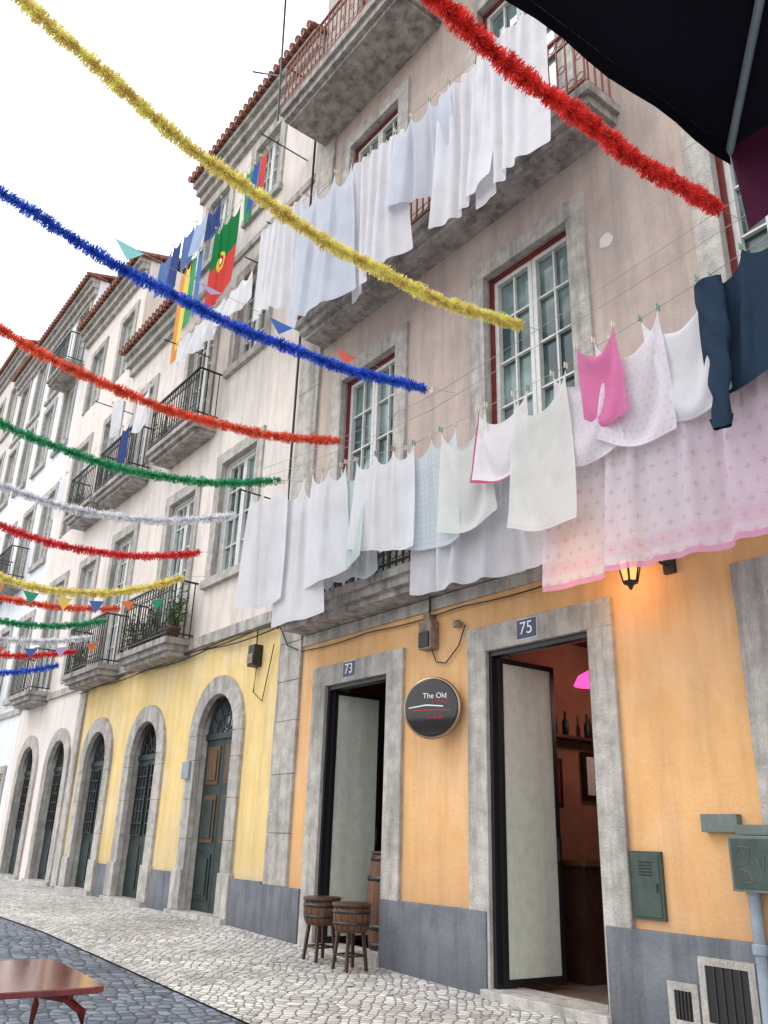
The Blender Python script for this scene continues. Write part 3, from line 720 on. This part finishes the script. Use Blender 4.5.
tinsel('blue',-6.27,[(-.55,5.89),(-2.16,5.72),(-3.24,5.71),(-4.2,5.84),(-5.06,6.05)],BLU,.07,-7,2000)
tinsel('orange',-7.92,[(-.55,5.87),(-2.42,5.51),(-3.56,5.59),(-4.58,5.76)],ORA,.07,-7,1500,1.2)
tinsel('green',-9.36,[(-.55,5.8),(-1.98,5.39),(-3,5.33),(-4.16,5.46)],GRE,.07,-7,1300,1.3)
tinsel('white',-10.64,[(-.55,5.65),(-1.82,5.25),(-2.91,5.14),(-3.79,5.21)],WHI,.075,-6,1100,1.4)
tinsel('red',-11.73,[(-.55,5.34),(-1.65,5.05),(-2.66,4.96),(-3.48,5.06)],R2,.075,-6,1000,1.5)
tinsel('yellow',-12.27,[(-.55,5.06),(-1.53,4.61),(-2.41,4.47),(-3.24,4.49)],YEL,.08,-6,1000,1.5)
tinsel('orange',-14.98,[(-.55,5.06),(-1.62,4.89),(-2.62,4.87)],ORA,.08,-5,700,2)
tinsel('green',-15.6,[(-.55,4.95),(-1.6,4.66),(-2.6,4.62)],GRE,.08,-5,700,2)
tinsel('white',-16.4,[(-.55,4.75),(-1.6,4.5),(-2.6,4.45)],WHI,.08,-5,700,2)
tinsel('red',-17.2,[(-.55,4.6),(-1.6,4.35),(-2.6,4.3)],R2,.08,-5,700,2)
tinsel('blue',-18.2,[(-.55,4.45),(-1.6,4.15),(-2.6,4.1)],BLU,.08,-5,700,2)
for nme,c in(('b_pur',(190,176,220)),('b_blu',(80,120,190)),('b_red',(226,110,100)),('b_teal',(150,215,215)),('b_ora',(235,130,80)),('b_gre',(70,160,130)),('b_yel',(240,215,110))): MT[nme]=cloth(nme,srgb(*c),.5)
def bunting(x,pts,cols,sp,w,h,ends=-7,y0=None):
    P=np.array(pts);co=np.polyfit(P[:,0],P[:,1],2);g=G();f=lambda y:float(np.polyval(co,y))
    g.tube([(x,y,f(y)) for y in np.linspace(-.05,ends,30)],.003,'rope',4)
    y=y0 or P[0,0];i=0
    while y>ends+w:
        t=random.uniform(-.9,.9);dx=h*math.sin(t)*.6
        g.add([(x,y,f(y)),(x,y-w,f(y-w)),(x+dx*.5+.02,y-w*.35,f(y)-h*.55),(x+dx,y-w*.5,f(y)-h*math.cos(t*.6))],[(0,1,2),(0,2,3),(1,3,2)],cols[i%len(cols)])
        i+=1;y-=sp
    g.done('pennant_bunting')
bunting(-6.9,[(-.41,6.39),(-2.13,6.35),(-3.58,6.6),(-4.83,6.63)],['b_red','b_blu','b_pur','b_teal'],.86,.3,.13,-4.6,-1.05)
bunting(-13.0,[(-.5,4.85),(-1.6,4.6),(-3.2,4.6)],['b_gre','b_ora','b_blu','b_yel'],.5,.24,.22)
bunting(-16.0,[(-.5,4.6),(-1.6,4.3),(-3.2,4.3)],['b_ora','b_pur','b_blu','b_red'],.55,.24,.22)
# ---------------------------------------------------------------- street objects
def stool(x,y):
    z=gz(x);g=G();g.T=Matrix.Translation((x,y,z))
    g.lathe([(.15,.33),(.172,.38),(.185,.45),(.187,.5),(.178,.56)],(0,0,0),'wood',24)
    g.lathe([(.192,.555),(.196,.565),(.196,.585),(.188,.592)],(0,0,0),'woodtop',24)
    g.lathe([(.18,.4),(.184,.4),(.187,.425),(.183,.425)],(0,0,0),'hoop',24);g.lathe([(.19,.5),(.193,.5),(.192,.53),(.187,.53)],(0,0,0),'hoop',24)
    for i in range(16):
        t=2*math.pi*i/16;c,s_=math.cos(t),math.sin(t)
        g.tube([(c*.152,s_*.152,.335),(c*.1735,s_*.1735,.38),(c*.1865,s_*.1865,.45),(c*.1885,s_*.1885,.5),(c*.18,s_*.18,.555)],.003,'black',4)
    for i in range(4):
        t=math.pi/4+i*math.pi/2;c,s_=math.cos(t),math.sin(t)
        g.tube([(c*.12,s_*.12,.36),(c*.165,s_*.165,.0)],.022,'woodtop',4,False,r2=.018)
    for i in range(4):
        t=math.pi/4+i*math.pi/2;t2=t+math.pi/2
        g.tube([(math.cos(t)*.15,math.sin(t)*.15,.13),(math.cos(t2)*.15,math.sin(t2)*.15,.13)],.01,'woodtop',4,False)
    g.done('barrel_stool')
stool(-7.98,-.42);stool(-7.42,-.44)
def barrel(x,y,z,h=.88,r=.27):
    g=G();g.T=Matrix.Translation((x,y,z))
    prof=[(r*(.8+.2*math.sin(math.pi*i/10)),h*i/10) for i in range(11)];g.lathe(prof,(0,0,0),'wood',28)
    for f in(.04,.22,.72,.93):
        a=r*(.8+.2*math.sin(math.pi*f))+.006;b=r*(.8+.2*math.sin(math.pi*(f+.05)))+.006
        g.lathe([(a-.01,h*f),(a,h*f),(b,h*(f+.05)),(b-.01,h*(f+.05))],(0,0,0),'hoop',28)
    g.lathe([(r*.83,h),(r*.83,h+.03)],(0,0,0),'woodtop',28)
    g.done('wine_barrel')
barrel(-7.9,.42,.13,.95)
stool(-4.95,1.3);stool(-5.35,1.9)
Sg=root('round_bar_sign',(-6.5,-.2,2.475));Sg.rotation_euler=(0,0,math.radians(28))
g=G();g.T=Matrix.Rotation(math.pi/2,4,'X')
g.lathe([(.285,-.03),(.305,-.03),(.31,.0),(.305,.03),(.285,.035)],(0,0,0),'steel',48)
g.lathe([(.286,.036),(.286,.044),(.27,.05)],(0,0,0),'disc',48)
g.T=None
g.add([(-.24,-.053,-.01),(-.05,-.053,.015),(.13,-.053,.0),(.13,-.053,.012),(-.05,-.053,.028),(-.24,-.053,.0)],[(0,1,4,5),(1,2,3,4)],'wtext')
g.box(-.2,.2,-.054,-.051,-.035,-.027,'red')
g.tube([(0,.03,.1),(-.06,.23,.1)],.012,'iron');g.tube([(0,.03,-.1),(-.06,.23,-.1)],.012,'iron')
g.done('disc',Sg)
text('The Old',.075,(.04,-.053,.11),(math.pi/2,0,0),'wtext',Sg,'lettering_top')
text('GARAGE',.045,(.1,-.053,.055),(math.pi/2,0,0),'red',Sg,'lettering_mid')
text('wine bar',.05,(.05,-.053,-.1),(math.pi/2,0,0),'red',Sg,'lettering_low')
MT['meter']=surf('meter_box',srgb(110,96,86),srgb(170,158,146),12,.7,.2,50,stain=srgb(80,60,50),stain_amt=.7)
g=G();g.box(-6.84,-6.64,-.12,.0,3.12,3.42,'meter');g.box(-6.82,-6.66,-.14,-.12,3.14,3.3,'iron');g.box(-6.79,-6.69,-.1,0,3.42,3.5,'meter')
g.tube([(-6.74,-.05,3.5),(-6.74,-.05,3.75)],.012,'cable');g.tube([(-6.7,-.05,3.12),(-6.65,-.03,2.98),(-6.5,-.03,2.95),(-6.3,-.03,3.1),(-6.2,-.03,3.3)],.008,'cable')
g.lathe([(.045,-.04),(.05,0),(.03,.03)],(-6.3,-.05,3.33),'meter',12)
g.done('electric_meter_box',None,.006)
g=G();g.box(-10.62,-10.44,-.14,0,3.45,3.75,'iron');g.box(-10.6,-10.46,-.16,-.14,3.48,3.62,'meter');g.tube([(-10.53,-.06,3.75),(-10.53,-.06,4.0)],.012,'cable')
g.tube([(-10.5,-.05,3.45),(-10.55,-.04,3.1),(-10.3,-.03,2.95),(-10.2,-.03,3.3),(-10.05,-.05,3.7)],.008,'cable');g.done('electric_meter_box',None,.006)
g=G()
for k_,zz in enumerate((3.93,3.98,4.0)):
    pts=[(x,-.075-.01*k_,zz-.05*abs(math.sin(x*1.3+k_))) for x in np.linspace(-18,-9.9,60)];g.tube(pts,.011,'cable',5)
pts=[(x,-.04,3.5-.03*abs(math.sin(x*2))) for x in np.linspace(-9.9,5,90)];g.tube(pts,.008,'cable',5)
g.tube([(-9.95,-.08,4),(-9.6,-.1,3.6),(-9.4,-.06,3.52)],.01,'cable',5)
g.tube([(-9.97,-.06,3.9),(-9.97,-.06,15)],.02,'cable',8)
g.done('facade_cables')
g=G();g.box(-4.37,-4.09,-.03,.01,.74,1.21,'utild');g.box(-4.35,-4.11,-.038,-.03,.76,1.19,'utild')
for i in range(5): g.box(-4.29,-4.17,-.042,-.038,1.04+i*.022,1.05+i*.022,'black')
g.box(-4.14,-4.125,-.045,-.038,.93,.99,'black');g.done('utility_cabinet_door',None,.004)
g=G();g.box(-3.46,-3.05,-.14,0,.98,1.33,'util');g.box(-3.44,-3.07,-.148,-.14,1.0,1.31,'utild')
g.box(-3.7,-3.42,-.07,0,1.35,1.47,'util');g.box(-3.42,-3.1,-.1,0,1.335,1.4,'util')
g.tube([(-3.36,-.06,.98),(-3.36,-.06,-.05)],.04,'pipe',14);g.lathe([(.046,0),(.052,.01),(.052,.06),(.046,.07)],(-3.36,-.06,.6),'pipe',14)
for pts in ([(-3.42,1.2),(-3.38,1.26),(-3.3,1.25),(-3.33,1.16),(-3.4,1.13),(-3.32,1.1),(-3.3,1.04),(-3.4,1.03)],[(-3.28,1.22),(-3.22,1.1),(-3.2,1.24),(-3.14,1.08)]):
    q=[]
    for a_,b_ in zip(pts,pts[1:]):
        for t in(0,.33,.66): q.append((a_[0]+(b_[0]-a_[0])*t,-.15,a_[1]+(b_[1]-a_[1])*t))
    g.tube(q,.003,'util',4)
g.done('electrical_junction_box',None,.004)
g=G()
for a,b,z0,z1 in((-3.78,-3.46,.16,.5),(-4.04,-3.9,.14,.32)):
    g.box(a-.05,a,-.075,-.05,z0-.05,z1+.05,'stone');g.box(b,b+.05,-.075,-.05,z0-.05,z1+.05,'stone');g.box(a,b,-.075,-.05,z1,z1+.05,'stone');g.box(a,b,-.075,-.05,z0-.05,z0,'stone')
    g.box(a,b,-.066,-.06,z0,z1,'black')  # black plate: shade inside the open vent put in as colour
    for i in range(1,5): x=a+(b-a)*i/5;g.box(x-.006,x+.006,-.074,-.066,z0,z1,'iron')
g.done('basement_vent')
# wall lantern
g=G();x,y,z=-3.95,-.32,3.4
g.box(x+.12,x+.22,-.04,0,z-.1,z+.12,'iron')
g.tube([(x+.17,-.03,z+.08),(x+.14,-.15,z+.16),(x+.05,-.27,z+.15),(x,y,z+.08)],.014,'iron');g.tube([(x+.17,-.03,z-.05),(x+.15,-.12,z-.02),(x+.1,-.2,z+.08),(x+.05,-.24,z+.14)],.012,'iron')
g.lathe([(.01,.12),(.03,.1),(.05,.05),(.12,.0),(.125,-.03)],(x,y,z),'iron',6,False)
g.lathe([(.095,-.03),(.055,-.2),(.03,-.21)],(x,y,z),'amber',6,False)
for i in range(6):
    t=i*math.pi/3;g.tube([(x+.1*math.cos(t),y+.1*math.sin(t),z-.02),(x+.058*math.cos(t),y+.058*math.sin(t),z-.2)],.009,'iron',4)
    g.tube([(x+.12*math.cos(t),y+.12*math.sin(t),z-.02),(x+.14*math.cos(t),y+.14*math.sin(t),z+.05)],.008,'iron',4)
g.lathe([(.06,-.19),(.064,-.205),(.03,-.22),(.01,-.26)],(x,y,z),'iron',6,False)
g.done('wall_lantern')
li=bpy.data.lights.new('lantern_bulb','POINT');li.energy=6;li.color=(1,.5,.17);li.shadow_soft_size=.06
lo=bpy.data.objects.new('lantern_bulb',li);COL.objects.link(lo);lo.location=(-4.14,-.34,3.3)
MT['leaf']=surf('leaf_green',srgb(44,70,36),srgb(88,120,60),9,.6,0)
MT['leaf2']=surf('leaf_light',srgb(100,132,60),srgb(140,160,84),9,.6,0)
MT['pot']=surf('terracotta',srgb(120,74,56),srgb(146,96,74),9,.8,.1)
def plant(x,y,z,w,h):
    g=G();g.lathe([(.07,0),(.1,.16),(.11,.16),(.11,.19),(.09,.19)],(x,y,z),'pot',14)
    for st in range(8):
        a=random.uniform(0,6.28);tx,ty,tz=x+math.cos(a)*w*.45,y+math.sin(a)*w*.25,z+.2+h*random.uniform(.3,1)
        g.tube([(x,y,z+.16),((x+tx)/2,(y+ty)/2,z+.25+h*.3),(tx,ty,tz)],.006,'leaf',4)
        for i in range(40):
            t=random.random();c=Vector((x+(tx-x)*t,y+(ty-y)*t,z+.18+(tz-z-.18)*t))+Vector((random.gauss(0,w*.14),random.gauss(0,w*.1),random.gauss(0,h*.12)))
            u=Vector((random.gauss(0,1),random.gauss(0,1),random.gauss(0,.6))).normalized()*random.uniform(.025,.05);v=u.cross(Vector((random.random(),random.random(),1))).normalized()*u.length*.45
            g.add([c-u,c+v,c+u,c-v],[(0,1,2,3)],random.choice(['leaf','leaf','leaf2']))
    g.done('potted_plant')
for x,w,h in((-14.7,.55,.7),(-14.2,.6,.6),(-13.7,.5,.55),(-13.2,.55,.7),(-12.95,.4,.5)): plant(x,-.3,4.2,w,h)
plant(-14.6,-.3,8.25,.5,.5);plant(-19.8,-.3,8.3,.5,.5);plant(-17.6,-.3,4.2,.4,.4)
# cafe table
MT['lacq']=surf('red_lacquer',srgb(92,28,26),srgb(132,48,42),4,.15,.05,20,spec=.6,coat=.6,stretch=(1,6,1))
T_=root('cafe_table');g=G();cx,cy=-3.45,-4.88;a=.365
pr=[]
for cxs,cys,t0 in((1,1,0),(-1,1,90),(-1,-1,180),(1,-1,270)):
    for i in range(6):
        t=math.radians(t0+18*i);pr.append((cxs*(a-.05)+.05*math.cos(t),cys*(a-.05)+.05*math.sin(t)))
n_=len(pr)
g.T=Matrix.Translation((cx,cy,0))@Matrix.Rotation(math.radians(-3),4,'Z')
vs=[(p[0],p[1],.73) for p in pr]+[(p[0],p[1],.75) for p in pr]
g.add(vs,[tuple(range(n_))[::-1],tuple(range(n_,2*n_))]+[(i,(i+1)%n_,n_+(i+1)%n_,n_+i) for i in range(n_)],'lacq')
for sx in(-1,1):
    for sy in(-1,1):
        g.tube([(sx*.18,sy*.18,.715),(sx*.26,sy*.26,.705),(sx*.305,sy*.305,.67),(sx*.315,sy*.315,.6),(sx*.29,sy*.29,.35),(sx*.33,sy*.33,0)],.014,'redwood',8)
g.box(-.28,.28,-.28,-.26,.69,.73,'redwood');g.box(-.28,.28,.26,.28,.69,.73,'redwood')
g.done('table',T_,.003)
# parasol
MT['canopy']=cloth('canopy_fabric',srgb(26,24,34),.03)
MT['valance']=cloth('valance_maroon',srgb(72,26,52),.1)
U_=root('patio_umbrella');g=G()
cs=[(-.79,-6.92),(1.9,-6.92),(1.9,-4.34),(-.685,-4.34)];cx,cy=.55,-5.63;zr,zp=2.64,3.13
for i in range(4):
    a_,b_=cs[i],cs[(i+1)%4];N=8;vs=[];fs=[]
    for j in range(N+1):
        for k in range(N+1):
            t=j/N;u=k/N;ex=a_[0]+(b_[0]-a_[0])*u;ey=a_[1]+(b_[1]-a_[1])*u
            vs.append((ex+(cx-ex)*t,ey+(cy-ey)*t,zr+(zp-zr)*t-.012*math.sin(math.pi*u)*(1-t)))
    for j in range(N):
        for k in range(N):
            q=j*(N+1)+k;fs.append((q,q+1,q+N+2,q+N+1))
    g.add(vs,fs,'canopy',True)
    N=40;vs=[];fs=[]
    drop=.2 if i==2 else .045
    for k in range(N+1):
        u=k/N;ex=a_[0]+(b_[0]-a_[0])*u;ey=a_[1]+(b_[1]-a_[1])*u;w=.02*math.sin(k*1.3) if i==2 else .003*math.sin(k*1.3)
        nx_,ny_=(b_[1]-a_[1]),-(b_[0]-a_[0]);L=math.hypot(nx_,ny_);nx_/=L;ny_/=L
        z=zr-.012*math.sin(math.pi*u)
        vs+=[(ex,ey,z),(ex+nx_*w,ey+ny_*w,z-drop*.5),(ex+nx_*w*1.6,ey+ny_*w*1.6,z-drop)]
    for k in range(N):
        for j in range(2): fs.append((k*3+j,k*3+j+1,k*3+j+4,k*3+j+3))
    g.add(vs,fs,'valance' if i==2 else 'canopy',True)
    g.tube([(a_[0],a_[1],zr-.01),(cx,cy,zp-.03)],.009,'pipe',6)
g.tube([(cx,cy,0),(cx,cy,zp+.1)],.025,'pipe',10);g.lathe([(.3,0),(.3,.06),(.05,.09)],(cx,cy,0),'black',24)
g.done('umbrella',U_)
# ---------------------------------------------------------------- camera, light
cam=bpy.data.cameras.new('camera');co=bpy.data.objects.new('camera',cam);COL.objects.link(co)
r=Vector((.6081,.7934,.0299));u=Vector((.2720,-.2434,.9310));f=Vector((-.7458,.5580,.3638))
M=Matrix(((r.x,u.x,-f.x,0),(r.y,u.y,-f.y,-5.75),(r.z,u.z,-f.z,1.23),(0,0,0,1)))
co.matrix_world=M;cam.sensor_fit='VERTICAL';cam.sensor_height=24;cam.lens=24*839/1024;cam.clip_start=.05;cam.clip_end=1500
S.camera=co
w=bpy.data.worlds.new('World');S.world=w;w.use_nodes=True;nt=w.node_tree;nt.nodes.clear();n=nt.nodes;l=nt.links
EL,AZ=math.radians(52),math.radians(215)
sk=n.new('ShaderNodeTexSky');sk.sky_type='NISHITA';sk.sun_disc=False;sk.sun_elevation=EL;sk.sun_rotation=AZ;sk.dust_density=4;sk.air_density=1
mx=n.new('ShaderNodeMix');mx.data_type='RGBA';mx.inputs[0].default_value=.85;mx.inputs[7].default_value=(15.3,15.6,16.1,1)
l.new(sk.outputs[0],mx.inputs[6]);bg=n.new('ShaderNodeBackground');bg.inputs[1].default_value=.132;l.new(mx.outputs[2],bg.inputs[0])
o=n.new('ShaderNodeOutputWorld');l.new(bg.outputs[0],o.inputs[0])
sun=bpy.data.lights.new('sun','SUN');sun.energy=1.1;sun.angle=math.radians(25);sun.color=(1,.98,.96)
so=bpy.data.objects.new('sun',sun);COL.objects.link(so)
d=Vector((math.sin(AZ)*math.cos(EL),math.cos(AZ)*math.cos(EL),math.sin(EL)))
so.rotation_euler=d.to_track_quat('Z','Y').to_euler()
S.view_settings.view_transform='Standard';S.view_settings.look='None';S.view_settings.exposure=0
